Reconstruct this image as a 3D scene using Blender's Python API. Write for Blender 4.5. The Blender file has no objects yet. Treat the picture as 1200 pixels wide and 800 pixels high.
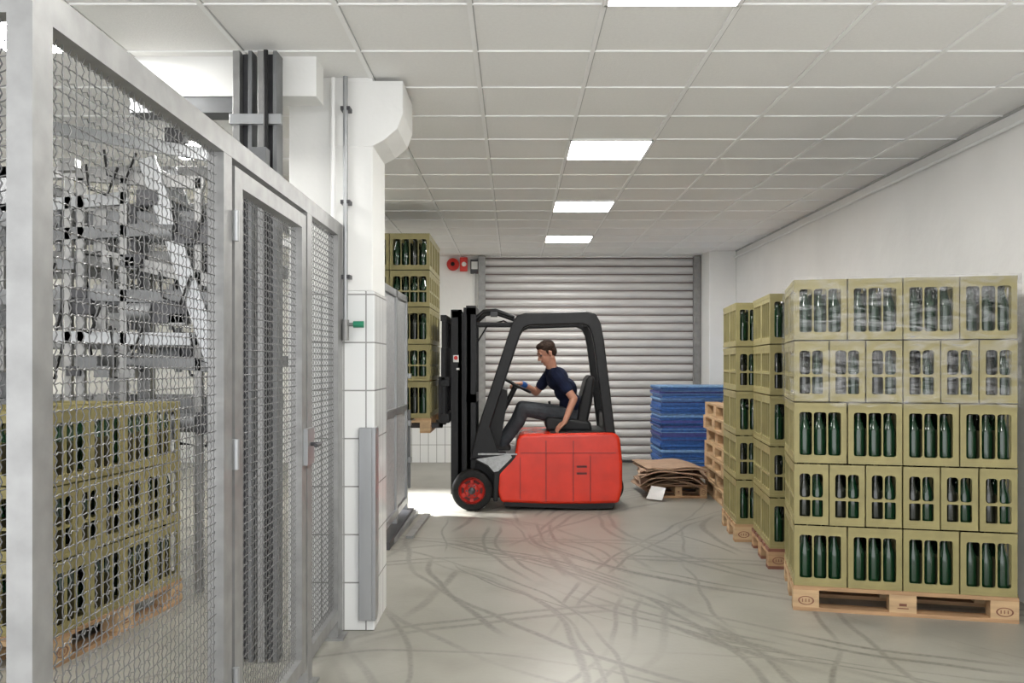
import bpy, bmesh, math, random
import numpy as np
from mathutils import Vector, Matrix
random.seed(7)
F=1030.0; CX=602.0; CY=425.0; H=1.45; CEIL=3.0
def P(px,py,Y): return Vector(((px-CX)*Y/F, Y, H-(py-CY)*Y/F))
scene=bpy.context.scene
col=scene.collection
# ---------------------------------------------------------------- materials
M={}
def new_mat(name,color=(.5,.5,.5),rough=.5,metal=0.0,noise=0.0,nscale=8,bump=0.0,bscale=40,spec=.5,stretch=(1,1,1)):
    m=bpy.data.materials.new(name); m.use_nodes=True
    nt=m.node_tree; b=nt.nodes['Principled BSDF']
    b.inputs['Roughness'].default_value=rough; b.inputs['Metallic'].default_value=metal
    b.inputs['Specular IOR Level'].default_value=spec
    b.inputs['Base Color'].default_value=(*color,1)
    tc=nt.nodes.new('ShaderNodeTexCoord'); mp=nt.nodes.new('ShaderNodeMapping'); mp.inputs['Scale'].default_value=stretch
    nt.links.new(tc.outputs['Object'],mp.inputs['Vector'])
    n=nt.nodes.new('ShaderNodeTexNoise'); n.inputs['Scale'].default_value=nscale; n.inputs['Detail'].default_value=5
    nt.links.new(mp.outputs[0],n.inputs['Vector'])
    r=nt.nodes.new('ShaderNodeValToRGB')
    a=max(noise,.02)
    r.color_ramp.elements[0].position=.3; r.color_ramp.elements[1].position=.7
    r.color_ramp.elements[0].color=(*[c*(1-a) for c in color],1)
    r.color_ramp.elements[1].color=(*[min(1,c*(1+a)) for c in color],1)
    nt.links.new(n.outputs['Fac'],r.inputs['Fac']); nt.links.new(r.outputs['Color'],b.inputs['Base Color'])
    if bump>0:
        n2=nt.nodes.new('ShaderNodeTexNoise'); n2.inputs['Scale'].default_value=bscale; n2.inputs['Detail'].default_value=3
        nt.links.new(mp.outputs[0],n2.inputs['Vector'])
        bp=nt.nodes.new('ShaderNodeBump'); bp.inputs['Strength'].default_value=bump; bp.inputs['Distance'].default_value=.01
        nt.links.new(n2.outputs['Fac'],bp.inputs['Height']); nt.links.new(bp.outputs[0],b.inputs['Normal'])
    M[name]=m; return m
new_mat('white_paint',(.84,.84,.82),.6,noise=.04,nscale=1.5,bump=.15,bscale=25)
new_mat('right_plaster',(.85,.84,.82),.7,noise=.05,nscale=1.2,bump=.4,bscale=9)
new_mat('ceiling_tile',(.87,.865,.845),.8,noise=.02,nscale=60,bump=.2,bscale=120)
new_mat('t_bar',(.92,.92,.91),.4)
new_mat('t_joint',(.46,.46,.45),.6)
new_mat('stainless',(.40,.41,.42),.38,.7,noise=.15,nscale=6,stretch=(1,1,.2))
new_mat('galvanised',(.29,.29,.285),.42,.5,noise=.14,nscale=14)
new_mat('wire',(.17,.17,.17),.45,.5)
new_mat('dark_metal',(.06,.06,.065),.45,.4,noise=.2)
new_mat('machine_grey',(.17,.175,.18),.5,.4,noise=.25,nscale=5)
new_mat('black_paint',(.007,.007,.008),.42,noise=.3,nscale=20,spec=.35)
new_mat('black_plastic',(.010,.010,.011),.5,bump=.1,bscale=200,spec=.35)
new_mat('rubber',(.012,.012,.012),.75,noise=.3,nscale=30,bump=.3,spec=.3)
new_mat('truck_red',(.68,.030,.009),.26,noise=.10,nscale=6)
new_mat('rim_red',(.45,.02,.012),.5,noise=.2)
new_mat('dark_red',(.10,.006,.005),.5)
new_mat('plate_grey',(.45,.46,.47),.45,.4,noise=.15,nscale=30,bump=.5,bscale=120)
new_mat('crate_olive',(.275,.238,.098),.45,noise=.12,nscale=9)
new_mat('crate_inside_shade',(.06,.05,.02),.8)  # crate olive darkened for floor and dividers, interior shade put into the colour
new_mat('bottle_green',(.006,.033,.013),.10,spec=.8)
new_mat('bottle_dark',(.012,.015,.010),.15,spec=.8)
new_mat('wood',(.40,.245,.13),.75,noise=.28,nscale=9,bump=.3,stretch=(.35,1,3))
new_mat('wood_light',(.50,.34,.19),.75,noise=.22,nscale=9,bump=.3,stretch=(.35,1,3))
new_mat('wood_red',(.20,.08,.05),.75,noise=.25,nscale=9)
new_mat('cardboard',(.36,.24,.16),.85,noise=.15,nscale=10,bump=.2)
new_mat('paper',(.78,.78,.76),.8)
new_mat('blue_a',(.035,.13,.42),.5,noise=.25,nscale=25)
new_mat('blue_b',(.06,.07,.28),.5,noise=.2,nscale=25)
new_mat('blue_c',(.20,.38,.66),.5,noise=.2,nscale=25)
new_mat('slat',(.66,.65,.64),.42,.15,noise=.08,nscale=3,stretch=(1,1,4))
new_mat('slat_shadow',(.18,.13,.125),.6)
new_mat('signal_red',(.65,.03,.02),.4)
new_mat('green_plastic',(.02,.22,.12),.4)
new_mat('skin',(.46,.22,.145),.55,noise=.06,nscale=20)
new_mat('hair',(.028,.014,.008),.75,noise=.5,nscale=60,bump=.8,bscale=90,spec=.3)
new_mat('shirt',(.009,.013,.035),.9,noise=.3,nscale=12,bump=.7,bscale=22,spec=.2)
new_mat('trousers',(.055,.060,.068),.9,noise=.25,nscale=12,bump=.8,bscale=20,spec=.2)
new_mat('shoe',(.02,.018,.017),.6)
new_mat('eye',(.03,.02,.02),.2)
new_mat('lips',(.36,.14,.11),.5)
new_mat('watch',(.03,.12,.42),.4)
m=bpy.data.materials.new('lamp_panel'); m.use_nodes=True; nt=m.node_tree
for n in list(nt.nodes):
    if n.type=='BSDF_PRINCIPLED': nt.nodes.remove(n)
e=nt.nodes.new('ShaderNodeEmission'); e.inputs['Color'].default_value=(1,.985,.95,1); e.inputs['Strength'].default_value=47
nt.links.new(e.outputs[0],nt.nodes['Material Output'].inputs['Surface']); M['lamp_panel']=m
m=bpy.data.materials.new('stretch_film'); m.use_nodes=True; nt=m.node_tree; b=nt.nodes['Principled BSDF']
b.inputs['Base Color'].default_value=(.75,.75,.77,1); b.inputs['Roughness'].default_value=.12
tr=nt.nodes.new('ShaderNodeBsdfTransparent'); mx=nt.nodes.new('ShaderNodeMixShader')
tc=nt.nodes.new('ShaderNodeTexCoord'); mp=nt.nodes.new('ShaderNodeMapping'); mp.inputs['Scale'].default_value=(1,1,3.5)
mp.inputs['Rotation'].default_value=(0,.5,0)
nz=nt.nodes.new('ShaderNodeTexNoise'); nz.inputs['Scale'].default_value=5; nz.inputs['Detail'].default_value=6; nz.inputs['Distortion'].default_value=1.5
nt.links.new(tc.outputs['Object'],mp.inputs[0]); nt.links.new(mp.outputs[0],nz.inputs['Vector'])
rp=nt.nodes.new('ShaderNodeMapRange'); rp.inputs['From Min'].default_value=.44; rp.inputs['From Max'].default_value=.74
rp.inputs['To Min'].default_value=.04; rp.inputs['To Max'].default_value=.38
nt.links.new(nz.outputs['Fac'],rp.inputs['Value']); nt.links.new(rp.outputs[0],mx.inputs[0])
bp=nt.nodes.new('ShaderNodeBump'); bp.inputs['Strength'].default_value=.8; bp.inputs['Distance'].default_value=.02
nt.links.new(nz.outputs['Fac'],bp.inputs['Height']); nt.links.new(bp.outputs[0],b.inputs['Normal'])
nt.links.new(tr.outputs[0],mx.inputs[1]); nt.links.new(b.outputs[0],mx.inputs[2]); nt.links.new(mx.outputs[0],nt.nodes['Material Output'].inputs['Surface'])
M['stretch_film']=m
def tile_mat(name,w,h):
    m=bpy.data.materials.new(name); m.use_nodes=True; nt=m.node_tree; b=nt.nodes['Principled BSDF']
    b.inputs['Roughness'].default_value=.15
    tc=nt.nodes.new('ShaderNodeTexCoord'); sp=nt.nodes.new('ShaderNodeSeparateXYZ'); ad=nt.nodes.new('ShaderNodeMath'); ad.operation='ADD'
    cb=nt.nodes.new('ShaderNodeCombineXYZ'); br=nt.nodes.new('ShaderNodeTexBrick'); br.offset=0
    nt.links.new(tc.outputs['Object'],sp.inputs[0]); nt.links.new(sp.outputs[0],ad.inputs[0]); nt.links.new(sp.outputs[1],ad.inputs[1])
    nt.links.new(ad.outputs[0],cb.inputs[0]); nt.links.new(sp.outputs[2],cb.inputs[1]); nt.links.new(cb.outputs[0],br.inputs['Vector'])
    br.inputs['Color1'].default_value=(.80,.81,.80,1); br.inputs['Color2'].default_value=(.76,.77,.77,1); br.inputs['Mortar'].default_value=(.30,.30,.29,1)
    br.inputs['Scale'].default_value=1; br.inputs['Mortar Size'].default_value=.004; br.inputs['Brick Width'].default_value=w; br.inputs['Row Height'].default_value=h
    nt.links.new(br.outputs['Color'],b.inputs['Base Color'])
    bp=nt.nodes.new('ShaderNodeBump'); bp.inputs['Strength'].default_value=.4; bp.inputs['Distance'].default_value=.003; bp.invert=True
    nt.links.new(br.outputs['Fac'],bp.inputs['Height']); nt.links.new(bp.outputs[0],b.inputs['Normal']); M[name]=m
tile_mat('white_tile',.12,.26)
# floor
m=bpy.data.materials.new('concrete_floor'); m.use_nodes=True; nt=m.node_tree; b=nt.nodes['Principled BSDF']; L=nt.links
tc=nt.nodes.new('ShaderNodeTexCoord')
def noise(sc,det=6,dist=0):
    n=nt.nodes.new('ShaderNodeTexNoise'); n.inputs['Scale'].default_value=sc; n.inputs['Detail'].default_value=det; n.inputs['Distortion'].default_value=dist
    L.new(tc.outputs['Object'],n.inputs['Vector']); return n.outputs['Fac']
def mr(inp,a,b_,c,d,smooth=False):
    n=nt.nodes.new('ShaderNodeMapRange'); 
    if smooth: n.interpolation_type='SMOOTHSTEP'
    for k,v in zip(('From Min','From Max','To Min','To Max'),(a,b_,c,d)): n.inputs[k].default_value=v
    L.new(inp,n.inputs['Value']); return n.outputs[0]
def mth(op,a,b_=None):
    n=nt.nodes.new('ShaderNodeMath'); n.operation=op
    if isinstance(a,(int,float)): n.inputs[0].default_value=a
    else: L.new(a,n.inputs[0])
    if b_ is not None:
        if isinstance(b_,(int,float)): n.inputs[1].default_value=b_
        else: L.new(b_,n.inputs[1])
    return n.outputs[0]
big=noise(.6,3,.2); fine=noise(35,4); mid=noise(2.2,4,.1)
r=nt.nodes.new('ShaderNodeValToRGB'); r.color_ramp.elements[0].position=.25; r.color_ramp.elements[1].position=.75
r.color_ramp.elements[0].color=(.225,.215,.180,1); r.color_ramp.elements[1].color=(.335,.325,.285,1); L.new(big,r.inputs['Fac'])
wn=nt.nodes.new('ShaderNodeTexNoise'); wn.inputs['Scale'].default_value=1.1; wn.inputs['Detail'].default_value=1; L.new(tc.outputs['Object'],wn.inputs['Vector'])
va=nt.nodes.new('ShaderNodeVectorMath'); va.operation='MULTIPLY_ADD'; L.new(wn.outputs['Color'],va.inputs[0]); va.inputs[1].default_value=(.22,.22,0); L.new(tc.outputs['Object'],va.inputs[2])
rnd=random.Random(3)
marks=None
arcs=[]
for k in range(14): arcs.append((3.6+rnd.uniform(-.5,.9),7.2+rnd.uniform(-1.4,1.2),rnd.uniform(2.0,4.9)))
for k in range(8): arcs.append((-2.8+rnd.uniform(-.6,.6),4.6+rnd.uniform(-1.2,1.5),rnd.uniform(2.2,4.2)))
for k in range(6): arcs.append((rnd.uniform(-.5,1.0),2.3+rnd.uniform(-.8,.8),rnd.uniform(1.9,5.0)))
for k in range(6): arcs.append((9+rnd.uniform(-2,3),5+rnd.uniform(-2,2),rnd.uniform(6.6,9.5)))
for i,(cx,cy,R) in enumerate(arcs):
    d=nt.nodes.new('ShaderNodeVectorMath'); d.operation='DISTANCE'; L.new(va.outputs[0],d.inputs[0]); d.inputs[1].default_value=(cx,cy,0)
    s=mth('ABSOLUTE',mth('SUBTRACT',d.outputs['Value'],R))
    if i%2==0: s=mth('ABSOLUTE',mth('SUBTRACT',s,.055))
    w=rnd.uniform(.007,.024)
    k=mr(s,w*.4,w*1.8,rnd.uniform(.45,1),0,True)
    n=nt.nodes.new('ShaderNodeTexNoise'); n.inputs['Scale'].default_value=.8; n.inputs['Detail'].default_value=1
    mp=nt.nodes.new('ShaderNodeMapping'); mp.inputs['Location'].default_value=(i*3.1,i*1.7,0); L.new(tc.outputs['Object'],mp.inputs[0]); L.new(mp.outputs[0],n.inputs['Vector'])
    k=mth('MULTIPLY',k,mr(n.outputs['Fac'],.38,.56,0,1,True))
    marks=k if marks is None else mth('MAXIMUM',marks,k)
marks=mth('MULTIPLY',marks,mr(fine,.3,.65,.45,1))
marks=mth('MULTIPLY',marks,.80)
mx=nt.nodes.new('ShaderNodeMix'); mx.data_type='RGBA'; L.new(marks,mx.inputs['Factor']); L.new(r.outputs['Color'],mx.inputs['A']); mx.inputs['B'].default_value=(.06,.055,.048,1)
dirt=mth('MULTIPLY',mr(mid,.45,.8,0,1,True),.40)
mx2=nt.nodes.new('ShaderNodeMix'); mx2.data_type='RGBA'; L.new(dirt,mx2.inputs['Factor']); L.new(mx.outputs['Result'],mx2.inputs['A']); mx2.inputs['B'].default_value=(.15,.14,.115,1)
L.new(mx2.outputs['Result'],b.inputs['Base Color'])
b.inputs['Roughness'].default_value=.36
bp=nt.nodes.new('ShaderNodeBump'); bp.inputs['Strength'].default_value=.12; bp.inputs['Distance'].default_value=.005; L.new(fine,bp.inputs['Height']); L.new(bp.outputs[0],b.inputs['Normal'])
M['concrete_floor']=m

# ---------------------------------------------------------------- mesh builder
class MB:
    def __init__(s): s.v=[];s.f=[];s.m=[];s.sm=[];s.mats=[]
    def mi(s,mat):
        if mat not in s.mats: s.mats.append(mat)
        return s.mats.index(mat)
    def add(s,vs,fs,mat,smooth=False):
        o=len(s.v); s.v+= [tuple(v) for v in vs]; k=s.mi(mat)
        for f in fs: s.f.append(tuple(i+o for i in f)); s.m.append(k); s.sm.append(smooth)
    def box(s,lo,hi,mat,rot=None,piv=None):
        x0,y0,z0=lo; x1,y1,z1=hi
        vs=[Vector(p) for p in ((x0,y0,z0),(x1,y0,z0),(x1,y1,z0),(x0,y1,z0),(x0,y0,z1),(x1,y0,z1),(x1,y1,z1),(x0,y1,z1))]
        if rot is not None:
            c=Vector(piv) if piv is not None else (Vector(lo)+Vector(hi))/2
            vs=[rot@(v-c)+c for v in vs]
        s.add(vs,[(0,3,2,1),(4,5,6,7),(0,1,5,4),(1,2,6,5),(2,3,7,6),(3,0,4,7)],mat)
    def tube(s,pts,r,mat,n=8,smooth=True,caps=True):
        pts=[Vector(p) for p in pts]; N=len(pts); rs=r if isinstance(r,(list,tuple)) else [r]*N
        vs=[];fs=[]
        t=(pts[1]-pts[0]).normalized(); up=Vector((0,0,1)) if abs(t.z)<.9 else Vector((1,0,0))
        for i,p in enumerate(pts):
            t=(pts[min(i+1,N-1)]-pts[max(i-1,0)]).normalized()
            a=t.cross(up)
            if a.length<1e-4: a=t.cross(Vector((0,1,0)))
            a.normalize(); b2=a.cross(t)
            for k in range(n):
                an=2*math.pi*(k+.5)/n; vs.append(p+(a*math.cos(an)+b2*math.sin(an))*rs[i])
        for i in range(N-1):
            for k in range(n):
                k2=(k+1)%n; fs.append((i*n+k,i*n+k2,(i+1)*n+k2,(i+1)*n+k))
        s.add(vs,fs,mat,smooth)
        if caps: s.add(vs[:n],[tuple(range(n))],mat); s.add(vs[-n:],[tuple(range(n))[::-1]],mat)
    def beam(s,a,b,w,h,mat):
        a=Vector(a);b=Vector(b); t=(b-a).normalized(); up=Vector((0,0,1)) if abs(t.z)<.95 else Vector((0,1,0))
        sd=t.cross(up).normalized()*w/2; u=sd.cross(t).normalized()*h/2
        vs=[a-sd-u,a+sd-u,a+sd+u,a-sd+u,b-sd-u,b+sd-u,b+sd+u,b-sd+u]
        s.add(vs,[(0,1,2,3),(7,6,5,4),(0,4,5,1),(1,5,6,2),(2,6,7,3),(3,7,4,0)],mat)
    def prism(s,poly,y0,y1,mat,side=None,inset=0):
        n=len(poly); vs=[(x,y0,z) for x,z in poly]+[(x,y1,z) for x,z in poly]
        s.add(vs,[tuple(range(n)),tuple(range(2*n-1,n-1,-1))]+[(i,(i+1)%n,(i+1)%n+n,i+n) for i in range(n)],mat)
    def strip(s,outer,inner,y0,y1,mat):
        n=len(outer)
        vs=[(x,y0,z) for x,z in outer]+[(x,y0,z) for x,z in inner]+[(x,y1,z) for x,z in outer]+[(x,y1,z) for x,z in inner]
        fs=[]
        for i in range(n-1):
            fs+=[(i,i+1,n+i+1,n+i),(2*n+i,3*n+i,3*n+i+1,2*n+i+1),(i,2*n+i,2*n+i+1,i+1),(n+i,n+i+1,3*n+i+1,3*n+i)]
        fs+=[(0,n,3*n,2*n),(n-1,3*n-1,4*n-1,2*n-1)]
        s.add(vs,fs,mat)
    def lathe(s,prof,c,mat,axis='z',n=12,smooth=True,caps=False):
        c=Vector(c); vs=[];fs=[]
        for r,h in prof:
            for k in range(n):
                a=2*math.pi*k/n; x,y=r*math.cos(a),r*math.sin(a)
                if axis=='z': vs.append(c+Vector((x,y,h)))
                elif axis=='y': vs.append(c+Vector((x,h,y)))
                else: vs.append(c+Vector((h,x,y)))
        for i in range(len(prof)-1):
            for k in range(n):
                k2=(k+1)%n; fs.append((i*n+k,i*n+k2,(i+1)*n+k2,(i+1)*n+k))
        s.add(vs,fs,mat,smooth)
        if caps:
            s.add(vs[:n],[tuple(range(n))],mat); s.add(vs[-n:],[tuple(range(n))],mat)
    def mesh(s,name):
        me=bpy.data.meshes.new(name); me.from_pydata(s.v,[],s.f)
        for k in s.mats: me.materials.append(M[k])
        me.polygons.foreach_set('material_index',s.m); me.polygons.foreach_set('use_smooth',s.sm); me.update()
        bm=bmesh.new(); bm.from_mesh(me); bmesh.ops.recalc_face_normals(bm,faces=bm.faces); bm.to_mesh(me); bm.free()
        return me
    def obj(s,name,parent=None,bevel=0,seg=2):
        o=bpy.data.objects.new(name,s.mesh(name)); col.objects.link(o)
        if bevel:
            md=o.modifiers.new('bevel','BEVEL'); md.width=bevel; md.segments=seg; md.limit_method='ANGLE'; md.angle_limit=.6
        if parent:
            o.parent=parent; o.matrix_parent_inverse=Matrix.Translation(parent.location).inverted()
        return o
def empty(name,loc=(0,0,0)):
    e=bpy.data.objects.new(name,None); e.location=loc; e.empty_display_size=.2; col.objects.link(e); return e

# ---------------------------------------------------------------- room
XR=3.08; XL=-5.2; YB=12.77; Y0=-.7
b=MB(); b.box((XL-.2,Y0,-.12),(XR+.2,YB+.2,0),'concrete_floor'); b.obj('floor')
b=MB(); b.box((XL-.2,Y0,CEIL),(XR+.2,YB+.2,CEIL+.12),'ceiling_tile'); b.obj('ceiling')
b=MB(); b.box((XR,Y0,0),(XR+.2,YB+.2,CEIL),'right_plaster'); b.obj('wall_right')
b=MB(); b.box((XL-.2,Y0,0),(XL,YB+.2,CEIL),'white_paint'); b.obj('wall_left')
b=MB()
dx0,dx1=-.42,2.84; dz=2.98
b.box((XL,YB,0),(dx0,YB+.2,CEIL),'white_paint'); b.box((dx1,YB,0),(XR,YB+.2,CEIL),'white_paint'); b.box((dx0,YB,dz),(dx1,YB+.2,CEIL),'white_paint')
b.box((XL,YB-.012,0),(dx0-.12,YB,.75),'white_tile')
b.obj('wall_back')
b=MB(); b.box((2.70,12.15,0),(XR,YB,CEIL),'white_paint'); b.obj('wall_pilaster',bevel=.01)
b=MB(); b.box((dx0-.09,YB-.12,0),(dx0+.01,YB-.002,2.99),'galvanised'); b.box((2.6,YB-.12,0),(2.69,YB-.002,2.99),'galvanised'); b.obj('trim_1',bevel=.005)
b=MB(); n=25; z=0.02; hh=(dz-.02)/n
for i in range(n):
    z0=.02+i*hh
    prof=[(0,0),(-.03,.012),(-.042,hh*.3),(-.042,hh*.62),(-.03,hh*.82),(0,hh*.88)]
    vs=[]; 
    for (dy,dzv) in prof: vs+= [(dx0,YB+.05+dy,z0+dzv),(2.70,YB+.05+dy,z0+dzv)]
    b.add(vs,[(2*k,2*k+1,2*k+3,2*k+2) for k in range(len(prof)-1)],'slat',True)
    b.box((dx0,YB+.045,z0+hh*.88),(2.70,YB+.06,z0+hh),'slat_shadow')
b.box((dx0,YB,0),(2.70,YB+.06,.03),'dark_metal')
b.obj('door_1')
TX=.581; TY=.573
xs=[.39+TX*k for k in range(-10,6) if XL<.39+TX*k<XR]; ys=[3.22+TY*k for k in range(-9,18) if Y0<3.22+TY*k<YB]
b=MB()
for i,x in enumerate(xs):
    w=.011
    b.box((x-w,Y0,CEIL-.008),(x+w,YB,CEIL),'t_bar'); b.box((x+w,Y0,CEIL-.003),(x+w+.006,YB,CEIL),'t_joint')
for y in ys: b.box((XL,y-.005,CEIL-.007),(XR,y+.005,CEIL),'t_bar'); b.box((XL,y+.005,CEIL-.003),(XR,y+.010,CEIL),'t_joint')
b.box((XR-.015,Y0,CEIL-.015),(XR,12.15,CEIL),'t_joint')
b.obj('trim_2')
lamps=[(.39,3.22),(.39,3.22+5*TY),(.39,3.22+9*TY),(.39,3.22+13*TY),(.39,3.22-4*TY),  # last panel of this row is out of view, added for extra fill light
       (.39-5*TX,3.22+TY),(.39-5*TX,3.22+5*TY),(.39-5*TX,3.22+9*TY),(.39-8*TX,3.22+3*TY),(.39-8*TX,3.22+9*TY)]
for (x,y) in lamps:
    b=MB(); b.box((x+.012,y+.012,CEIL-.012),(x+TX-.012,y+TY-.012,CEIL-.004),'lamp_panel')
    for q in ((x,y,x+TX,y+.014),(x,y+TY-.014,x+TX,y+TY),(x,y,x+.014,y+TY),(x+TX-.014,y,x+TX,y+TY)): b.box((q[0],q[1],CEIL-.016),(q[2],q[3],CEIL-.002),'t_bar')
    b.obj('ceiling_lamp')
b=MB()
b.box((-1.22,4.76,0),(-.755,5.22,1.84),'white_tile'); b.box((-1.22,4.77,1.84),(-.765,5.22,CEIL),'white_paint')
cz=[(-.775,2.62),(-.70,2.66),(-.63,2.72),(-.60,2.80),(-.60,2.98),(-1.0,2.98),(-1.0,2.62)]
b.prism(cz,4.765,5.21,'white_paint')
b.obj('wall_pillar',bevel=.006)
b=MB(); b.box((-.835,4.735,.06),(-.765,4.765,1.10),'stainless'); b.box((-.765,4.735,.06),(-.745,4.85,1.10),'stainless'); b.obj('trim_3',bevel=.003)
b=MB(); b.box((-1.95,4.45,2.80),(-1.0,4.62,CEIL),'white_paint'); b.box((-1.95,4.46,2.72),(-1.22,4.60,2.80),'machine_grey'); b.obj('wall_header')
b=MB()
b.tube([(-.90,4.70,2.98),(-.90,4.70,1.60)],.013,'stainless',12); b.tube([(-.97,4.72,2.98),(-.97,4.72,1.75)],.012,'t_bar',10)
for z in (2.8,2.3,1.9): b.box((-.925,4.69,z),(-.875,4.76,z+.02),'dark_metal')
b.tube([(-.90,4.70,1.68),(-.90,4.70,1.57)],.020,'galvanised',10); b.tube([(-.90,4.70,1.655),(-.84,4.69,1.655)],.010,'galvanised',8); b.tube([(-.855,4.69,1.655),(-.80,4.69,1.655)],.018,'green_plastic',10)
b.obj('wall_pipe_with_valve')
b=MB()
for x in (-1.36,-1.24): 
    b.box((x,4.25,0),(x+.035,4.36,2.96),'galvanised'); b.box((x+.035,4.30,0),(x+.075,4.33,2.96),'dark_metal'); b.box((x+.075,4.25,0),(x+.095,4.36,2.96),'machine_grey')
for z in (2.3,2.6): b.box((-1.37,4.23,z),(-1.12,4.26,z+.05),'stainless')
b.tube([(-1.19,4.22,2.95),(-1.19,4.22,.3)],.012,'black_plastic'); b.box((-1.25,4.15,2.35),(-1.17,4.22,2.47),'machine_grey')
b.obj('pallet_lift_column',bevel=.003)

# ---------------------------------------------------------------- fence
b=MB(); x0,x1=-.97,-.92
def post(ya,yb,za,zb,mat='galvanised'): b.box((x0,ya,za),(x1,yb,zb),mat)
post(1.68,1.755,0,2.3)
post(2.79,2.87,0,2.12); post(2.90,2.985,.09,2.10)
post(3.82,3.895,.09,2.10); post(3.92,4.01,0,2.12); post(4.60,4.73,0,2.12)
post(1.755,4.73,2.121,2.19)
post(1.755,2.79,.10,.16); post(2.985,3.82,.10,.16); post(2.985,3.82,2.04,2.10); post(4.01,4.60,.10,.16)
for y in (1.68,2.79,3.92,4.60): b.box((x0-.03,y-.02,0),(x1+.03,y+.11,.012),'galvanised')
b.box((-1.75,1.68,2.12),(-.97,1.73,2.19),'galvanised'); b.box((-1.75,1.68,.10),(-.97,1.73,.16),'galvanised'); b.box((-1.8,1.68,0),(-1.75,1.73,2.19),'galvanised')
for z in (.35,1.1,1.85): b.tube([(x1+.008,2.885,z),(x1+.008,2.885,z+.1)],.012,'stainless')
b.box((x1,3.85,1.00),(x1+.018,3.98,1.16),'stainless'); b.tube([(x1+.02,3.90,1.09),(x1+.06,3.90,1.09),(x1+.06,3.82,1.09)],.009,'dark_metal')
def wires(ya,yb,za,zb,xc,axis='y'):
    p=.029; r=.0016; A=.0022
    def pt(u,z,o): return (xc+o,u,z) if axis=='y' else (u,xc+o,z)
    nv=int((yb-ya)/p); nh=int((zb-za)/p)
    for i in range(1,nv+1):
        u=ya+i*p; pts=[]
        for j in range(2*nh+2):
            pts.append(pt(u+A*(1 if j%2 else -1),za+j*p/2,.002*(1 if (j+i)%2 else -1)))
        b.tube(pts,r,'wire',4,True,False)
    for j in range(1,nh+1):
        z=za+j*p; pts=[]
        for i in range(2*nv+2):
            pts.append(pt(ya+i*p/2,z+A*(1 if i%2 else -1),.002*(-1 if (j+i)%2 else 1)))
        b.tube(pts,r,'wire',4,True,False)
wires(1.755,2.79,.16,2.12,-.945); wires(2.985,3.82,.16,2.04,-.945); wires(4.01,4.60,.16,2.12,-.945)
wires(-1.75,-.97,.16,2.12,1.705,'x')
b.obj('wire_mesh_safety_fence')

# ---------------------------------------------------------------- crates & pallets
def panel(b,o,u,n,W,Hh,wins,t,mat):
    o=Vector(o);u=Vector(u);n=Vector(n);zz=Vector((0,0,1))
    for (cx0,cz0,cx1,cz1,wx0,wz0,wx1,wz1,rad) in wins:
        outer=[(cx0,cz0),(cx1,cz0),(cx1,cz1),(cx0,cz1)]
        cen=[(wx0+rad,wz0+rad,180),(wx1-rad,wz0+rad,270),(wx1-rad,wz1-rad,0),(wx0+rad,wz1-rad,90)]
        K=3; arcs=[]
        for (ax,az,st) in cen: arcs.append([(ax+rad*math.cos(math.radians(st+90*k/K)),az+rad*math.sin(math.radians(st+90*k/K))) for k in range(K+1)])
        vs=[];fs=[]
        def q(p,d): return o+u*p[0]+zz*p[1]+n*d
        for p in outer: vs.append(q(p,0))
        for a in arcs:
            for p in a: vs.append(q(p,0))
        base=len(vs)
        for a in arcs:
            for p in a: vs.append(q(p,t))
        I=lambda i,k:4+i*(K+1)+k
        for i in range(4):
            for k in range(K): fs.append((i,I(i,k+1),I(i,k)))
            j=(i+1)%4; fs.append((i,j,I(j,0),I(i,K)))
        tot=4*(K+1)
        for k in range(tot): k2=(k+1)%tot; fs.append((4+k,4+k2,base+k2,base+k))
        b.add(vs,fs,mat)
CH=.36
bprof=[(.0,.0),(.036,.004),(.038,.02),(.038,.17),(.034,.195),(.020,.235),(.0145,.26),(.0145,.30),(.017,.302),(.017,.318),(.0,.32)]
crates={}
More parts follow.
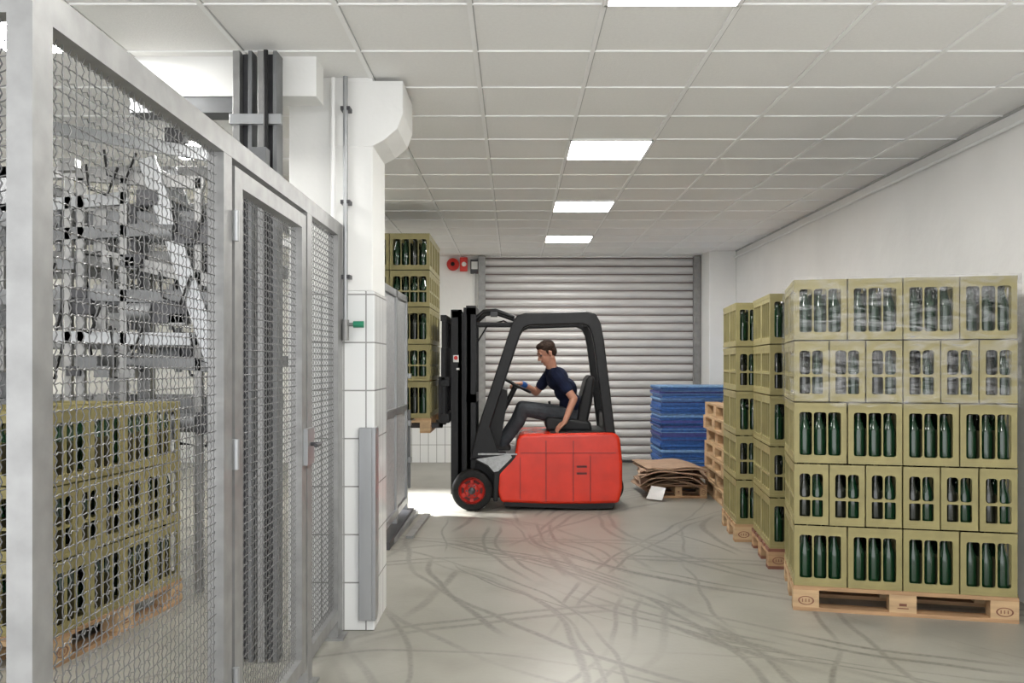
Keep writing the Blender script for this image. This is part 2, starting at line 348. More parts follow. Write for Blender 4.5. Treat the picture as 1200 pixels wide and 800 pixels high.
def crate(w,d,cross):
    key=(w,d,cross)
    if key in crates: return crates[key]
    b=MB(); g=.004; h=CH-.008; t=.012
    def side(o,u,n,W):
        nb=max(2,round(W/.1)); fr=.026; cell=(W-2*fr)/nb
        wins=[]
        zb,zt=.045,h-.055
        o=Vector(o);u=Vector(u);n=Vector(n)
        for i in range(nb):
            cx0=0 if i==0 else fr+i*cell; cx1=W if i==nb-1 else fr+(i+1)*cell
            wx0=fr+i*cell+.0045; wx1=fr+(i+1)*cell-.0045
            if cross:
                zm=zb+(zt-zb)*.42
                wins.append((cx0,0,cx1,zm,wx0,zb,wx1,zm-.007,.008)); wins.append((cx0,zm,cx1,h,wx0,zm+.007,wx1,zt,.018))
            else: wins.append((cx0,0,cx1,h,wx0,zb,wx1,zt,.014))
        panel(b,o,u,n,W,h,wins,t,'crate_olive')
        for (za,zb2) in ((h-.026,h),(0,.018)):
            a=o-n*.0028+Vector((0,0,za)); c=a+u*W
            vs=[a,c,c+Vector((0,0,zb2-za)),a+Vector((0,0,zb2-za))]; vs2=[v+n*.0028 for v in vs]
            b.add(vs+vs2,[(0,1,2,3),(0,1,5,4),(3,2,6,7)],'crate_olive')
    side((g,g,0),(1,0,0),(0,1,0),w-2*g); side((w-g,d-g,0),(-1,0,0),(0,-1,0),w-2*g)
    side((g,d-g,0),(0,-1,0),(1,0,0),d-2*g); side((w-g,g,0),(0,1,0),(-1,0,0),d-2*g)
    b.box((g+.001,g+.001,.004),(w-g-.001,d-g-.001,.012),'crate_inside_shade')
    nx=max(2,round(w/.1)); ny=max(2,round(d/.1))
    for i in range(1,nx): x=g+.022+i*(w-.05)/nx; b.box((x-.003,.02,.012),(x+.003,d-.02,.2),'crate_inside_shade')
    for j in range(1,ny): y=g+.022+j*(d-.05)/ny; b.box((.02,y-.003,.012),(w-.02,y+.003,.2),'crate_inside_shade')
    rr=random.Random(int(w*100+d*10))
    for i in range(nx):
        for j in range(ny):
            x=.025+(i+.5)*(w-.05)/nx; y=.025+(j+.5)*(d-.05)/ny
            b.lathe(bprof,(x,y,.012),'bottle_green' if rr.random()<.75 else 'bottle_dark',n=10)
            b.lathe([(.0178,.268),(.0182,.322),(0,.325)],(x,y,.012),'bottle_dark',n=8)
    crates[key]=b.mesh('bottle_crate_mesh'); return crates[key]
def pallet_mesh(mat='wood',mat2='wood_light'):
    b=MB(); L_,W_=1.2,.8
    for y0,w in ((0,.145),(.19,.1),(.3275,.145),(.51,.1),(.655,.145)): b.box((0,y0,.122),(L_,y0+w,.144),mat)
    for x0 in (0,.5275,1.055):
        b.box((x0,0,.1),(x0+.145,W_,.122),mat2)
    for x0 in (0,.5275,1.055):
        for y0,w in ((0,.1),(.3275,.145),(.7,.1)): b.box((x0,y0,.022),(x0+.145,y0+w,.1),mat2)
    for y0,w in ((0,.1),(.3275,.145),(.7,.1)): b.box((0,y0,0),(L_,y0+w,.022),mat)
    for x0 in (.0725,1.1275):
        n=20; vs=[]
        for rr_ in (1,.82):
            for k in range(n): a=2*math.pi*k/n; vs.append((x0+.045*rr_*math.cos(a),-.0012,.061+.026*rr_*math.sin(a)))
        b.add(vs,[(k,(k+1)%n,n+(k+1)%n,n+k) for k in range(n)],'wood_red')
        for q in (-.022,-.004,.014): b.box((x0+q,-.0015,.052),(x0+q+.005,-.0005,.071),'wood_red')
    b.box((.57,-.0015,.045),(.63,-.0005,.05),'wood_red'); b.box((.58,-.0015,.06),(.62,-.0005,.075),'wood_red')
    return b.mesh('wooden_pallet_mesh')
PM=pallet_mesh(); PMR=pallet_mesh('wood_red','wood')
def child(me,name,parent,mat4):
    o=bpy.data.objects.new(name,me); col.objects.link(o); o.parent=parent; o.matrix_local=mat4; return o
def stack(corner,z0,rot,rows,long_x=True,pm=None,jit=.004,first='A',seed=1,k_=.985,CHs=1.0):
    e=empty('pallet_of_bottle_crates',(corner[0],corner[1],z0)); e.rotation_euler=(0,0,math.radians(rot))
    rr=random.Random(seed)
    if long_x: child(pm or PM,'pallet',e,Matrix.Identity(4)); Lx,Ly=1.2,.8
    else: child(pm or PM,'pallet',e,Matrix.Translation((.8,0,0))@Matrix.Rotation(math.pi/2,4,'Z')); Lx,Ly=.8,1.2
    k=0
    for r in range(rows):
        A=(r%2==0) if first=='A' else (r%2==1)
        if A: w,d=(.3,.4)
        else: w,d=(.2,.4)
        if not long_x: w,d=d,w
        me=crate(w*k_,d*k_,not A)
        nx=round(Lx/w); ny=round(Ly/d)
        for i in range(nx):
            for j in range(ny):
                k+=1
                child(me,'crate_%d'%k,e,Matrix.Translation((i*w*k_+(1-k_)*.6+rr.uniform(-jit,jit)*.3,j*d*k_+.006+rr.uniform(-jit,jit),.1445+r*CH)))
    return e
s1=stack((1.64,5.16),0,-13.5,5,seed=2,k_=.997)
s2=stack((1.79,6.18),0,-7,5,pm=PMR,seed=3)
s3=stack((1.79,7.12),0,-6,5,seed=4)
s4=stack((-1.61,8.52),.77,0,5,long_x=False,seed=5)
s5=stack((-2.97,4.26),0,-8,3,long_x=False,seed=6)
e=s1
def film(lo,hi,nm):
    b=MB(); n=14
    loop=[]
    x0,y0,x1,y1=-.012,-.012,1.21,.81
    pts=[(x0,y0),(x1,y0),(x1,y1),(x0,y1)]
    for i in range(4):
        a=pts[i]; c=pts[(i+1)%4]
        for k in range(n): loop.append((a[0]+(c[0]-a[0])*k/n,a[1]+(c[1]-a[1])*k/n))
    N=len(loop); rr=random.Random(5); vs=[]
    R=6
    for r_ in range(R+1):
        for (x,y) in loop: vs.append((x+rr.uniform(-.003,.003),y+rr.uniform(-.003,.003),lo+(hi-lo)*r_/R+(rr.uniform(-.02,.02) if r_ in (0,) else 0)))
    b.add(vs,[(r_*N+k,r_*N+(k+1)%N,(r_+1)*N+(k+1)%N,(r_+1)*N+k) for r_ in range(R) for k in range(N)],'stretch_film',True)
    child(b.mesh(nm),nm,e,Matrix.Identity(4))
film(.1445+2.95*CH,.1445+5*CH+.004,'stretch_film')

def pallet_pile(corner,rot,n,seed):
    e=empty('empty_pallet_pile',(corner[0],corner[1],0)); e.rotation_euler=(0,0,math.radians(rot)); rr=random.Random(seed)
    pl=pallet_mesh('wood_light','wood_light')
    for i in range(n): child(pl,'pallet_%d'%(i+1),e,Matrix.Translation((.8+rr.uniform(-.02,.02),rr.uniform(-.02,.02),i*.1442))@Matrix.Rotation(math.pi/2+rr.uniform(-.015,.015),4,'Z'))
pallet_pile((2.11,8.75),-3,7,3)
e=empty('stack_of_blue_layer_pads',(1.86,11.1,0)); child(PM,'pallet',e,Matrix.Scale(.92,4,(1,0,0)))
b=MB(); rr=random.Random(9); z=.1445; 
while z<1.15:
    h=rr.choice((.008,.012,.02,.03)); a,c=rr.uniform(-.015,.02),rr.uniform(-.015,.02)
    b.box((a,c,z),(a+1.05,c+.8,z+h-.002),rr.choice(('blue_a','blue_a','blue_b','blue_c','blue_a','blue_c'))); z+=h
child(b.mesh('pads'),'pads',e,Matrix.Identity(4))
e=empty('pile_of_cardboard_sheets',(1.47,9.45,0)); e.rotation_euler=(0,0,math.radians(-4))
child(PM,'pallet',e,Matrix.Scale(.5,4,(1,0,0)))
b=MB(); rr=random.Random(11); z=.146
for i in range(15):
    h=.012; a=rr.uniform(-.12,.0); c=rr.uniform(-.16,.05); W_=rr.uniform(.54,.68); D_=rr.uniform(.75,.9)
    nseg=10; vs=[]; sag=rr.uniform(.03,.12)*(1-i*.03); tw=rr.uniform(-.06,.06)
    for k in range(nseg+1):
        u=k/nseg; zz=z+.0-sag*abs(2*u-1)**3+ .010*math.sin(u*9+i)
        zz=max(zz,.02+i*.0125)
        x=a+u*W_
        vs+=[(x+tw,c,zz),(x-tw,c+D_,zz),(x+tw,c,zz+h*.6),(x-tw,c+D_,zz+h*.6)]
    fs=[]
    for k in range(nseg):
        o=4*k; fs+=[(o,o+4,o+6,o+2),(o+1,o+3,o+7,o+5),(o+2,o+6,o+7,o+3),(o,o+1,o+5,o+4)]
    fs+=[(0,2,3,1),(4*nseg,4*nseg+1,4*nseg+3,4*nseg+2)]
    b.add(vs,fs,'cardboard'); z+=.013
b.add([(-.06,-.19,.02),(.10,-.24,.01),(.15,-.17,.13),(.0,-.14,.15)],[(0,1,2,3)],'paper')
child(b.mesh('sheets'),'sheets',e,Matrix.Identity(4))

# ---------------------------------------------------------------- forklift
FY=8.6
def S(px,py,Y=FY):
    p=P(px,py,Y); return (p.x,p.z)
fk=empty('forklift',(.2,9.1,0))
YN,YF=8.62,9.60
b=MB()
body=[S(*q) for q in ((587,589),(583,575),(583,556),(592,543),(604,532),(606,514),(612,509),(650,508),(720,507),(727,512),(730,540),(730,572),(726,590),(690,591),(640,591))]
b.prism(body,YN,YF,'truck_red'); b.obj('body',fk,bevel=.045,seg=4)
b=MB()
b.prism([S(*q) for q in ((588,585),(724,586),(718,596),(690,597),(592,594))],YN+.02,YF-.02,'black_plastic')
for a,c in (((640,514),(641,588)),((672,514),(673,588)),((692,532),(693,588))): 
    p,q=S(*a),S(*c); b.box((p[0]-.003,YN-.003,q[1]),(p[0]+.003,YN+.01,p[1]-.02),'dark_red')
p,q=S(610,531),S(722,530); b.box((p[0],YN-.002,p[1]-.002),(q[0],YN+.01,p[1]+.002),'dark_red')
p,q=S(607,536),S(616,585); b.box((p[0]+.02,YN-.002,q[1]),(p[0]+.025,YN+.01,p[1]),'dark_red')
p,q=S(672,508),S(727,508); b.box((p[0]-.22,YN+.05,p[1]-.012),(q[0]-.04,YF-.05,p[1]+.014),'black_plastic')
for py in (548,556): p=S(676,py); b.box((p[0],YN-.003,p[1]),(p[0]+.1,YN+.01,p[1]+.02),'dark_red')
b.obj('panel_gaps',fk)
b=MB()
b.prism([S(*q) for q in ((528,560),(540,545),(560,538),(578,545),(600,540),(606,560),(600,586),(560,588),(534,580))],8.80,9.42,'black_paint')
fen=[S(*q) for q in ((556,540),(566,533),(590,531),(606,534),(600,543),(586,556),(583,588),(578,588),(578,556),(570,548))]
b.prism(fen,8.62,8.84,'black_plastic'); b.prism(fen,9.38,9.60,'black_plastic')
b.obj('chassis',fk,bevel=.012)
b=MB()
pl=[S(*q) for q in ((558,538),(598,532),(600,536),(584,552),(579,553),(572,545))]
b.prism(pl,8.605,8.63,'plate_grey'); 
p,q=S(560,534),S(606,532); b.box((p[0],8.62,q[1]-.01),(q[0],9.58,q[1]+.004),'plate_grey')
b.obj('step_plate',fk)
def wheel(cx,cz,y0,y1,R,out):
    b=MB(); yo,yi=(y0,y1) if out<0 else (y1,y0); w=abs(y1-y0)
    s=1 if yi>yo else -1
    b.lathe([(R*.62,.004*s),(R*.70,-.003*s),(R*.9,0),(R*.97,.012*s),(R,.03*s),(R,(w-.03)*s),(R*.9,w*s),(R*.3,w*s)],(cx,yo,cz),'rubber','y',36)
    b.lathe([(R*.64,-.004*s),(R*.66,.0),(R*.58,.012*s),(R*.52,.035*s)],(cx,yo,cz),'rim_red','y',30)
    b.lathe([(R*.52,.035*s),(R*.40,.036*s)],(cx,yo,cz),'dark_red','y',30)
    b.lathe([(R*.40,.034*s),(R*.34,.012*s),(R*.18,.005*s)],(cx,yo,cz),'rim_red','y',30)
    b.lathe([(R*.18,.005*s),(R*.16,-.018*s),(0,-.020*s)],(cx,yo,cz),'dark_metal','y',30)
    for k in range(6):
        a=k*math.pi/3; b.tube([(cx+R*.27*math.cos(a),yo+.035*s,cz+R*.27*math.sin(a)),(cx+R*.27*math.cos(a),yo-.002*s,cz+R*.27*math.sin(a))],.009,'dark_metal',6)
        a+=.5; b.beam((cx+R*.38*math.cos(a),yo+.028*s,cz+R*.38*math.sin(a)),(cx+R*.56*math.cos(a),yo+.022*s,cz+R*.56*math.sin(a)),.03,.04,'rim_red')
    return b
c=S(553,574,8.6); R=.2
cx_=c[0]
wheel(cx_,R,8.58,8.77,R,-1).obj('wheel_front_near',fk)
wheel(cx_,R,9.44,9.63,R,1).obj('wheel_front_far',fk)
wheel(S(714,570)[0],.185,8.93,9.07,.185,-1).obj('wheel_rear_near',fk); wheel(S(714,570)[0],.185,9.15,9.29,.185,1).obj('wheel_rear_far',fk)
b=MB()
for (ya,yb) in ((8.76,8.84),(9.38,9.46)):
    xa,xb=S(542,0)[0],S(557,0)[0]; zt=S(0,359)[1]
    b.box((xa,ya,.12),(xb,ya+.016,zt),'black_paint') ; b.box((xa,yb-.016,.12),(xb,yb,zt),'black_paint'); b.box((xa+.03,ya,.12),(xb-.05,yb,zt),'black_paint')
    xa,xb=S(527,0)[0],S(540,0)[0]
    b.box((xa,ya+.0,.14),(xb,ya+.016,zt-.02),'black_paint'); b.box((xa,yb-.016,.14),(xb,yb,zt-.02),'black_paint'); b.box((xb-.04,ya,.14),(xb,yb,zt-.02),'black_paint')
for z in (.25,1.05,1.93):
    b.box((S(545,0)[0],8.76,z),(S(557,0)[0],9.46,z+.09),'black_paint')
b.box((S(528,0)[0],8.76,1.9),(S(540,0)[0],9.46,1.97),'black_paint')
for y in (8.90,9.32): b.tube([(S(549,0)[0],y,.2),(S(549,0)[0],y,1.3)],.035,'dark_metal',14); b.tube([(S(549,0)[0],y,1.3),(S(549,0)[0],y,1.92)],.022,'stainless',12)
b.box((S(539,0)[0],8.775,.2),(S(543,0)[0],8.80,1.95),'black_paint')
for y in (9.05,9.09,9.15): b.tube([(S(536,0)[0],y,.9),(S(536,0)[0],y,1.88),(S(541,0)[0],y,1.95),(S(547,0)[0],y,1.90),(S(548,0)[0],y,.5)],.011,'rubber',6)
b.obj('mast',fk,bevel=.005)
b=MB(); xa,xb=S(516,0)[0],S(526,0)[0]
for z in (.86,1.22): b.box((xa,8.62,z),(xb,9.58,z+.09),'black_paint')
for y in (8.64,8.86,9.09,9.32,9.52): b.box((xa+.01,y,.86),(xa+.05,y+.04,1.90),'black_paint')
b.box((xa,8.62,1.86),(xa+.06,9.58,1.92),'black_paint'); b.box((xa+.005,8.62,1.28),(xa+.045,9.58,1.60),'black_paint')
for y in (8.84,9.30):
    b.box((xa-.04,y,.80),(xa,y+.1,1.31),'dark_metal'); 
    b.prism([(xa,.795),(xa,.845),(xa-.3,.845),(xa-1.02,.842),(xa-1.05,.835),(xa-1.05,.825),(xa-.3,.795)],y,y+.1,'dark_metal')
b.obj('fork_carriage',fk,bevel=.004)
OG=[(550,540),(560,500),(600,378),(606,369),(616,366),(688,364),(699,367),(705,378),(709,400),(722,508)]
IG=[(585,533),(574,500),(610,391),(614,384),(621,381),(683,379),(690,382),(694,390),(697,404),(710,508)]
b=MB()
for (ya,yb) in ((8.66,8.74),(9.48,9.56)):
    b.strip([S(*q) for q in OG],[S(*q) for q in IG],ya,yb,'black_paint')
for px in (612,624,636,648,660,672,684,694):
    p=S(px,371); b.box((p[0]-.015,8.72,p[1]-.02),(p[0]+.015,9.50,p[1]+.02),'black_paint')
p=S(611,372); b.box((p[0]-.05,8.72,p[1]-.05),(p[0]+.03,9.50,p[1]+.03),'black_paint')
p=S(696,372); b.box((p[0]-.04,8.72,p[1]-.05),(p[0]+.03,9.50,p[1]+.02),'black_paint')
p=S(714,480); b.box((p[0]-.02,8.72,p[1]-.3),(p[0]+.04,9.50,p[1]-.05),'black_paint')
b.obj('overhead_guard',fk,bevel=.014,seg=3)
b=MB()
def W3(px,py,y): q=S(px,py); return (q[0],y,q[1])
for y in (8.84,9.38): b.tube([W3(556,372,y),W3(566,363,y),W3(580,362,y),W3(603,370,y)],.022,'black_paint',8); b.beam(W3(556,378,y),W3(603,378,y),.03,.03,'black_paint')
b.tube([W3(558,400,8.9),W3(570,380,8.9),W3(590,374,8.9),W3(606,384,8.8)],.009,'rubber',6)
p=S(574,366); b.box((p[0],8.8,p[1]-.03),(p[0]+.07,8.9,p[1]+.02),'dark_metal')
dash=[S(*q) for q in ((556,536),(566,500),(578,470),(588,456),(594,458),(594,472),(590,498),(584,530))]
b.prism(dash,8.78,9.44,'black_plastic')
cw=P(604,453,9.1); cd=P(590,480,9.1)
b.tube([cd,cw],.028,'black_plastic',10)
ax=(cw-cd).normalized(); u=Vector((0,1,0)); v=ax.cross(u).normalized()
ring=[cw+ax*.02+(u*math.cos(a)+v*math.sin(a))*.16 for a in [2*math.pi*k/28 for k in range(29)]]
b.tube(ring,.015,'black_plastic',8,caps=False)
for a in (.4,2.5,4.5): b.tube([cw+ax*.01,cw+ax*.02+(u*math.cos(a)+v*math.sin(a))*.155],.011,'black_plastic',6)
b.lathe([(.0,.05),(.03,.05),(.035,0)],cw-Vector((0,0,.02)),'black_plastic',n=12)
b.obj('steering',fk,bevel=.006)
b=MB()
def S9(px,py): p=P(px,py,9.1); return (p.x,p.z)
b.prism([S9(*q) for q in ((637,492),(640,486),(665,489),(690,492),(692,503),(640,503))],8.85,9.35,'black_plastic')
b.prism([S9(*q) for q in ((674,494),(678,470),(685,444),(690,438),(695,442),(692,470),(686,496))],8.87,9.33,'black_plastic')
b.obj('seat',fk,bevel=.03,seg=3)
b=MB()
b.box((S9(640,0)[0],9.38,.93),(S9(676,0)[0],9.46,.98),'black_plastic'); b.tube([(S9(646,0)[0],9.42,.98),(S9(645,0)[0],9.42,1.04)],.015,'black_plastic'); b.box((S9(664,0)[0],9.39,.76),(S9(670,0)[0],9.45,.94),'black_plastic')
p=S(533,420); b.box((p[0]-.028,8.752,p[1]-.035),(p[0]+.028,8.758,p[1]+.035),'paper'); b.lathe([(0,0),(.02,0)],(p[0],8.750,p[1]+.008),'signal_red','y',16)
p=S(536,431); b.box((p[0]-.02,8.752,p[1]-.02),(p[0]+.01,8.758,p[1]+.0),'paper')
b.obj('armrest_and_stickers',fk,bevel=.004)

# ---------------------------------------------------------------- driver
prims=[]
def cap(a,b_,ra,rb,mat): prims.append(('c',Vector(a),Vector(b_),ra,rb,mat))
def ell(c,r,mat,R=None): prims.append(('e',Vector(c),Vector(r),R or Matrix.Identity(3),0,mat))
hip=Vector((.585,9.10,.90))
hn=Vector((.57,9.01,.90)); hf=Vector((.57,9.19,.90))
sp1=Vector((.585,9.09,1.03)); sp2=Vector((.535,9.08,1.17)); ch=Vector((.450,9.06,1.285)); nk=Vector((.375,9.03,1.40))
ell(hip,(.14,.17,.12),'trousers'); ell(sp1,(.115,.155,.12),'shirt'); ell(sp2,(.12,.16,.13),'shirt'); ell(ch,(.115,.18,.125),'shirt')
shn=Vector((.430,8.87,1.34)); shf=Vector((.380,9.23,1.335))
cap(shn,shf,.062,.062,'shirt'); cap(ch,nk.lerp(ch,.25),.10,.072,'shirt')
eln=Vector((.60,8.78,1.09)); wrn=Vector((.505,8.69,.865))
elf=Vector((.235,9.30,1.14)); wrf=Vector((.085,9.17,1.235))
cuffn=shn.lerp(eln,.62); cuff_f=shf.lerp(elf,.62)
cap(shn,cuffn,.066,.058,'shirt'); cap(cuffn,eln,.044,.040,'skin'); cap(eln,wrn,.040,.026,'skin')
cap(shf,cuff_f,.062,.055,'shirt'); cap(cuff_f,elf,.043,.040,'skin'); cap(elf,wrf,.040,.026,'skin')
cap(elf.lerp(wrf,.82),elf.lerp(wrf,.93),.034,.034,'watch')
knn=Vector((.10,8.93,.975)); knf=Vector((.09,9.25,.985)); ann=Vector((-.10,8.95,.60)); anf=Vector((-.12,9.22,.60))
for h_,k_,a_ in ((hn,knn,ann),(hf,knf,anf)):
    cap(h_,k_,.097,.068,'trousers'); cap(k_,k_.lerp(a_,.35)+Vector((.015,0,0)),.068,.065,'trousers'); cap(k_.lerp(a_,.35)+Vector((.015,0,0)),a_+Vector((0,0,.04)),.065,.055,'trousers')
    cap(a_+Vector((.02,0,.0)),a_+Vector((.03,0,-.01)),.045,.042,'shoe'); cap(a_+Vector((.03,0,-.012)),a_+Vector((-.14,0,-.022)),.042,.036,'shoe'); cap(a_+Vector((-.14,0,-.022)),a_+Vector((-.17,-.005,-.026)),.036,.028,'shoe')
hd=Vector((.340,9.00,1.55))
yaw=math.radians(180+22); pit=math.radians(28)
Rh=Matrix.Rotation(yaw,3,'Z')@Matrix.Rotation(pit,3,'Y')
def hp(x,y,z): return hd+Rh@Vector((x,y,z))
cap(nk+Vector((.02,0,-.03)),hd+Vector((.03,0,-.05)),.060,.054,'skin')
def he(c,r,mat): ell(hp(*c),r,mat,Rh)
he((-.005,0,.03),(.094,.074,.090),'skin'); he((.030,0,-.035),(.062,.057,.078),'skin'); he((.058,0,-.092),(.030,.028,.024),'skin')
he((.062,0,-.01),(.032,.048,.05),'skin'); cap(hp(-.005,.05,-.06),hp(.055,.012,-.098),.022,.018,'skin'); cap(hp(-.005,-.05,-.06),hp(.055,-.012,-.098),.022,.018,'skin')
cap(hp(.090,0,.018),hp(.114,0,-.022),.008,.011,'skin'); ell(hp(.102,.012,-.028),(.010,.009,.008),'skin',Rh); ell(hp(.102,-.012,-.028),(.010,.009,.008),'skin',Rh)
cap(hp(.084,-.035,.034),hp(.092,0,.030),.009,.008,'skin'); cap(hp(.084,.035,.034),hp(.092,0,.030),.009,.008,'skin')
cap(hp(.085,-.038,.038),hp(.094,-.014,.037),.004,.004,'hair'); cap(hp(.085,.038,.038),hp(.094,.014,.037),.004,.004,'hair')
for s in (-1,1):
    he((.081,.030*s,.014),(.011,.012,.007),'eye'); he((0,.076*s,-.005),(.020,.010,.032),'skin'); he((.004,.080*s,-.024),(.010,.008,.012),'skin')
cap(hp(.089,-.020,-.056),hp(.095,0,-.055),.006,.008,'lips'); cap(hp(.089,.020,-.056),hp(.095,0,-.055),.006,.008,'lips')
he((-.022,0,.052),(.096,.080,.080),'hair'); he((-.052,0,.002),(.058,.071,.072),'hair'); he((.030,0,.094),(.050,.056,.034),'hair')
for s in (-1,1): cap(hp(.015,.068*s,.035),hp(.016,.070*s,.0),.013,.007,'hair')
rr=random.Random(2)
for k in range(22):
    a=rr.uniform(0,math.pi*2); q=rr.uniform(.2,1); he((-.015+.075*q*math.cos(a),.058*q*math.sin(a),.124-.055*q*q),(.020,.018,.014),'hair')
def hand(wr,d,nrm,thumb_side,curls,mat='skin'):
    d=d.normalized(); nrm=(nrm-d*nrm.dot(d)).normalized(); lat=d.cross(nrm).normalized()*thumb_side
    for o in (-.027,-.009,.009,.027): cap(wr+lat*o*.6+d*.012,wr+d*.088+lat*o,.017,.0125,mat)
    for o,Lf in zip((.030,.010,-.010,-.029),(.072,.080,.074,.058)):
        a=wr+d*.09+lat*o; ang=0; dd=d
        for seg_,c in zip((.45,.32,.23),curls):
            ang+=c; dd=(d*math.cos(ang)+nrm*math.sin(ang)); e_=a+dd*Lf*seg_*1.05; cap(a,e_,.0092,.0085,mat); a=e_
    a=wr+d*.03+lat*.03; c1=a+(d*.55+lat*.75+nrm*.25).normalized()*.042; c2=c1+(d*.8+lat*.2+nrm*.55).normalized()*.032
    cap(a,c1,.014,.011,mat); cap(c1,c2,.011,.009,mat)
hand(wrn,Vector((-.62,-.10,-.55)),Vector((.15,.25,-.9)),-1,(.45,.5,.45))
hand(wrf,Vector((-.75,-.30,-.05)),Vector((-.2,0,-1)),-1,(.7,.9,.8))
bm=bmesh.new()
def cone_caps(a,b_,ra,rb):
    d=b_-a; L_=d.length; q=d.to_track_quat('Z','Y').to_matrix() if L_>1e-6 else Matrix.Identity(3)
    n=14; m_=5; rows=[]
    prof=[]
    for k in range(m_+1):
        t=math.pi/2*(1-k/m_); prof.append((ra*math.cos(t),-ra*math.sin(t)))
    for k in range(m_+1):
        t=math.pi/2*k/m_; prof.append((rb*math.cos(t),L_+rb*math.sin(t)))
    for (r_,h_) in prof:
        if r_<1e-6: rows.append([bm.verts.new(a+q@Vector((0,0,h_)))])
        else: rows.append([bm.verts.new(a+q@Vector((r_*math.cos(2*math.pi*i/n),r_*math.sin(2*math.pi*i/n),h_))) for i in range(n)])
    for r0,r1 in zip(rows[:-1],rows[1:]):
        for i in range(n):
            j=(i+1)%n
            if len(r0)==1: bm.faces.new((r0[0],r1[j],r1[i]))
            elif len(r1)==1: bm.faces.new((r0[i],r0[j],r1[0]))
            else: bm.faces.new((r0[i],r0[j],r1[j],r1[i]))
for p in prims:
    if p[0]=='c': cone_caps(p[1],p[2],p[3],p[4])
    else:
        mt=Matrix.Translation(p[1])@(p[3].to_4x4())@Matrix.Diagonal((*p[2],1))
        bmesh.ops.create_icosphere(bm,subdivisions=3,radius=1,matrix=mt)
bmesh.ops.recalc_face_normals(bm,faces=bm.faces)
me=bpy.data.meshes.new('tmp'); bm.to_mesh(me); bm.free()
to=bpy.data.objects.new('tmp',me); col.objects.link(to)
md=to.modifiers.new('r','REMESH'); md.mode='VOXEL'; md.voxel_size=.0045; md.use_smooth_shade=True
md=to.modifiers.new('s','SMOOTH'); md.factor=.5; md.iterations=3
dg=bpy.context.evaluated_depsgraph_get(); dg.update()
bme=bpy.data.meshes.new_from_object(to.evaluated_get(dg)); bpy.data.objects.remove(to)
bme.materials.clear(); names=['skin','hair','shirt','trousers','shoe','eye','lips','watch']
for k in names: bme.materials.append(M[k])
nf=len(bme.polygons); ct=np.zeros(nf*3); bme.polygons.foreach_get('center',ct); ct=ct.reshape(-1,3)
best=np.full(nf,1e9); lab=np.zeros(nf,int)
for p in prims:
    if p[0]=='c':
        a=np.array(p[1]);d=np.array(p[2])-a; t=np.clip(((ct-a)@d)/max(d@d,1e-9),0,1)
        ds=np.linalg.norm(ct-a-t[:,None]*d,axis=1)-(p[3]+(p[4]-p[3])*t)
    else:
        q=(ct-np.array(p[1]))@np.array(p[3]); r_=np.array(p[2]); k0=np.linalg.norm(q/r_,axis=1); k1=np.linalg.norm(q/(r_*r_),axis=1)
        ds=k0*(k0-1)/np.maximum(k1,1e-9)
    ds=ds-(.002 if p[5] in('eye','lips','hair','watch') else 0)
    m_=ds<best; best[m_]=ds[m_]; lab[m_]=names.index(p[5])
bme.polygons.foreach_set('material_index',lab.astype(np.int32)); bme.polygons.foreach_set('use_smooth',[True]*nf); bme.update()
bo=bpy.data.objects.new('forklift_driver',bme); col.objects.link(bo)

# ---------------------------------------------------------------- stainless guard panel beyond pillar
b=MB(); xg=-1.06
for y in (6.85,7.6,8.33): b.box((xg,y,0),(xg+.05,y+.06,2.08),'stainless')
for z in (.12,1.0,2.02): b.box((xg,6.85,z),(xg+.05,8.39,z+.06),'stainless')
b.box((xg+.02,6.9,.18),(xg+.03,8.33,2.02),'plate_grey')
b.box((xg-.02,8.40,.25),(xg+.07,8.46,1.0),'machine_grey')
for z in (.5,.85,1.3): b.box((xg-.03,8.36,z),(xg+.08,8.44,z+.05),'stainless')
b.box((xg-.02,6.8,0),(xg+.1,8.45,.06),'dark_metal')
b.obj('stainless_machine_door',bevel=.004)
b=MB(); b.beam((-.98,7.05,.02),(-.94,8.45,.02),.05,.04,'stainless'); b.beam((-.86,7.25,.012),(-.82,8.35,.012),.06,.022,'galvanised'); b.obj('floor_guide_rail')

# ---------------------------------------------------------------- palletising machine behind fence
b=MB(); rr=random.Random(21)
for x in (-3.5,-2.55,-1.75):
    for y in (5.95,7.6):
        b.box((x,y,0),(x+.09,y+.09,2.75),'galvanised' if x>-3 else 'machine_grey')
for z in (2.70,2.45,1.42):
    for y in (5.95,7.6): b.box((-3.5,y,z),(-1.66,y+.08,z+.08),'galvanised')
    for x in (-3.5,-1.75): b.box((x,5.95,z),(x+.08,7.69,z+.08),'machine_grey')
for li,z in enumerate((1.12,1.55,1.82,2.08,2.32)):
    y0=5.62+.12*(li%2); xa,xb=(-3.6,-1.70-.14*(li%3))
    b.box((xa,y0,z),(xb,y0+.03,z+.10),'galvanised' if li%2 else 'machine_grey'); b.box((xa,y0+.85,z),(xb,y0+.88,z+.10),'galvanised')
    x=xa+.06
    while x<xb-.04: b.tube([(x,y0+.02,z+.07),(x,y0+.86,z+.07)],.026,'machine_grey' if li%2 else 'dark_metal',8); x+=.085
    b.box((xb-.3,y0-.09,z-.12),(xb-.08,y0,z+.02),'dark_metal'); b.tube([(xb-.45,y0-.06,z-.05),(xb-.30,y0-.06,z-.05)],.06,'machine_grey',12)
    for k in range(3): xx=xa+.4+k*.5+rr.uniform(-.1,.1); b.tube([(xx,y0-.03,z+.02),(xx+.05,y0-.05,z-.18),(xx+.22,y0-.03,z-.2),(xx+.27,y0-.02,z+.02)],.010,'rubber',6)
    for k in range(7): xx=xa+.2+k*.24; b.box((xx,y0-.02,z-.16),(xx+.03+.05*(k%3==0),y0+.01,z+.13),('galvanised','dark_metal','machine_grey')[k%3])
YM=5.55
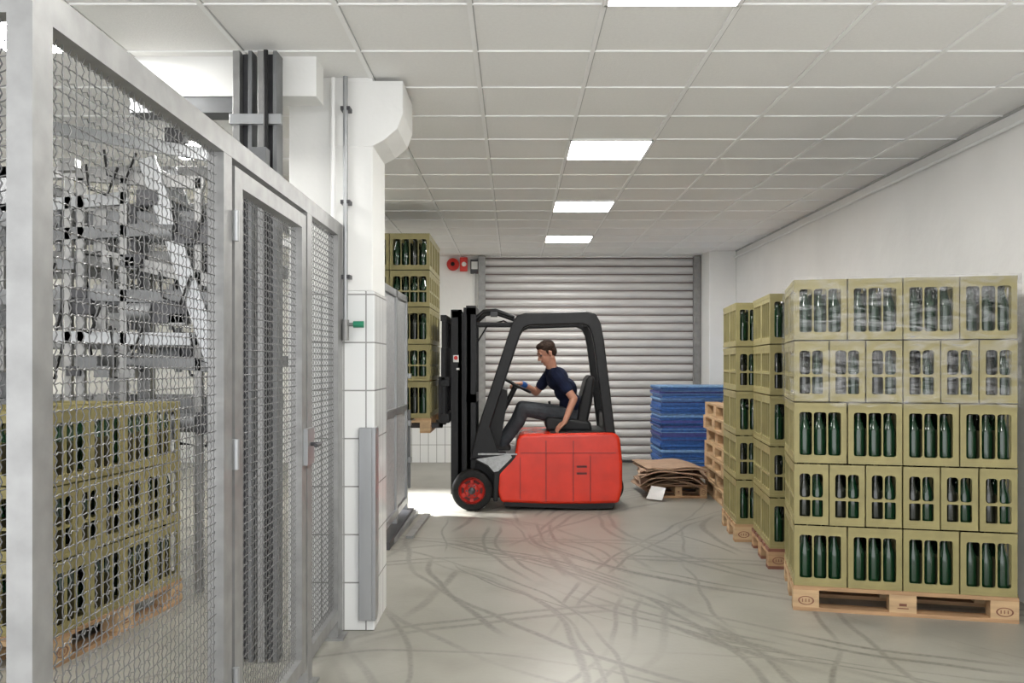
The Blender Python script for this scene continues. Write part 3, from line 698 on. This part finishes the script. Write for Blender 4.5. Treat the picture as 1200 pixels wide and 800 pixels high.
for dy in (0,.36):
    b.beam(P(172,185,YM)+Vector((0,dy,0)),P(262,455,YM)+Vector((0,dy,0)),.03,.11,'stainless')
for k in range(9):
    p=P(172,185,YM).lerp(P(262,455,YM),(k+.5)/9); b.box((p.x-.06,p.y,p.z-.01),(p.x+.06,p.y+.36,p.z+.012),'galvanised')
for px in (75,90,140,228,246):
    p=P(px,300,YM); b.box((p.x,YM,.0),(p.x+.045,YM+.04,2.62),'galvanised')
for (pxa,pya,pxb,pyb) in ((60,150,262,185),(60,240,150,232),(100,345,255,350),(60,395,262,398),(120,300,250,330),(60,275,200,268),(90,205,240,215),(150,420,262,430)):
    b.beam(P(pxa,pya,YM+.02),P(pxb,pyb,YM+.02),.04,.08,rr.choice(('stainless','galvanised','machine_grey')))
for k in range(14):
    px=rr.uniform(65,255); py=rr.uniform(130,450); p=P(px,py,YM); s=rr.uniform(.03,.07); b.box((p.x-s,YM-.02,p.z-s*.7),(p.x+s,YM+s,p.z+s*.7),rr.choice(('dark_metal','machine_grey','galvanised')))
for k in range(8):
    p=P(rr.uniform(70,240),rr.uniform(150,400),YM-.03); b.tube([p,p+Vector((.03,-.02,-.16)),p+Vector((.14,-.02,-.2)),p+Vector((.2,0,-.02))],.009,'rubber',6)
b.obj('palletising_machine',bevel=.003)

# ---------------------------------------------------------------- small wall fittings on back wall
b=MB(); 
p=P(531,310,YB); b.lathe([(0,-.09),(.075,-.09),(.09,-.06),(.09,0)],(p.x,YB,p.z),'signal_red','y',20); b.lathe([(0,-.1),(.03,-.1),(.03,-.08)],(p.x,YB,p.z),'black_plastic','y',12); b.obj('fire_alarm_bell')
b=MB(); p=P(544,310,YB); b.box((p.x-.06,YB-.07,p.z-.10),(p.x+.05,YB,p.z+.10),'signal_red'); b.lathe([(0,-.09),(.03,-.09),(.035,-.07)],(p.x,YB,p.z),'paper','y',14); b.obj('fire_alarm_box',bevel=.008)
b=MB(); p=P(556,312,YB); b.box((p.x-.055,YB-.09,p.z-.11),(p.x+.07,YB,p.z+.09),'dark_metal'); b.box((p.x-.04,YB-.095,p.z-.05),(p.x+.05,YB-.089,p.z+.06),'paper'); b.tube([(p.x,YB-.03,p.z-.1),(p.x,YB-.03,1.2)],.012,'t_bar'); b.obj('door_control_box',bevel=.006)
b=MB(); b.tube([(XR-.03,5.0,2.90),(XR-.03,12.1,2.90)],.012,'t_bar'); b.obj('trim_4')

# ---------------------------------------------------------------- light / world / camera
w=bpy.data.worlds.new('World'); scene.world=w; w.use_nodes=True
w.node_tree.nodes['Background'].inputs['Color'].default_value=(.97,.98,1,1); w.node_tree.nodes['Background'].inputs['Strength'].default_value=2.6
def spot(name,loc,target,power,size,blend=.6,rad=.25,c=(1,1,1)):
    l=bpy.data.lights.new(name,'SPOT'); l.energy=power; l.spot_size=math.radians(size); l.spot_blend=blend; l.shadow_soft_size=rad; l.color=c
    o=bpy.data.objects.new(name,l); col.objects.link(o); o.location=loc; o.rotation_euler=(Vector(target)-Vector(loc)).to_track_quat('-Z','Y').to_euler()
spot('bay_daylight_lamp',(-4.6,9.6,2.6),(-.8,9.0,0),11000,28,.8,.2,(.97,.98,1))
cam=bpy.data.cameras.new('camera'); co=bpy.data.objects.new('camera',cam); col.objects.link(co)
co.location=(0,0,H); co.rotation_euler=(math.pi/2,0,0); cam.sensor_width=36; cam.lens=36*F/1200; cam.shift_x=-2/1200; cam.shift_y=25/1200; cam.clip_start=.05
scene.camera=co
scene.view_settings.view_transform='Standard'
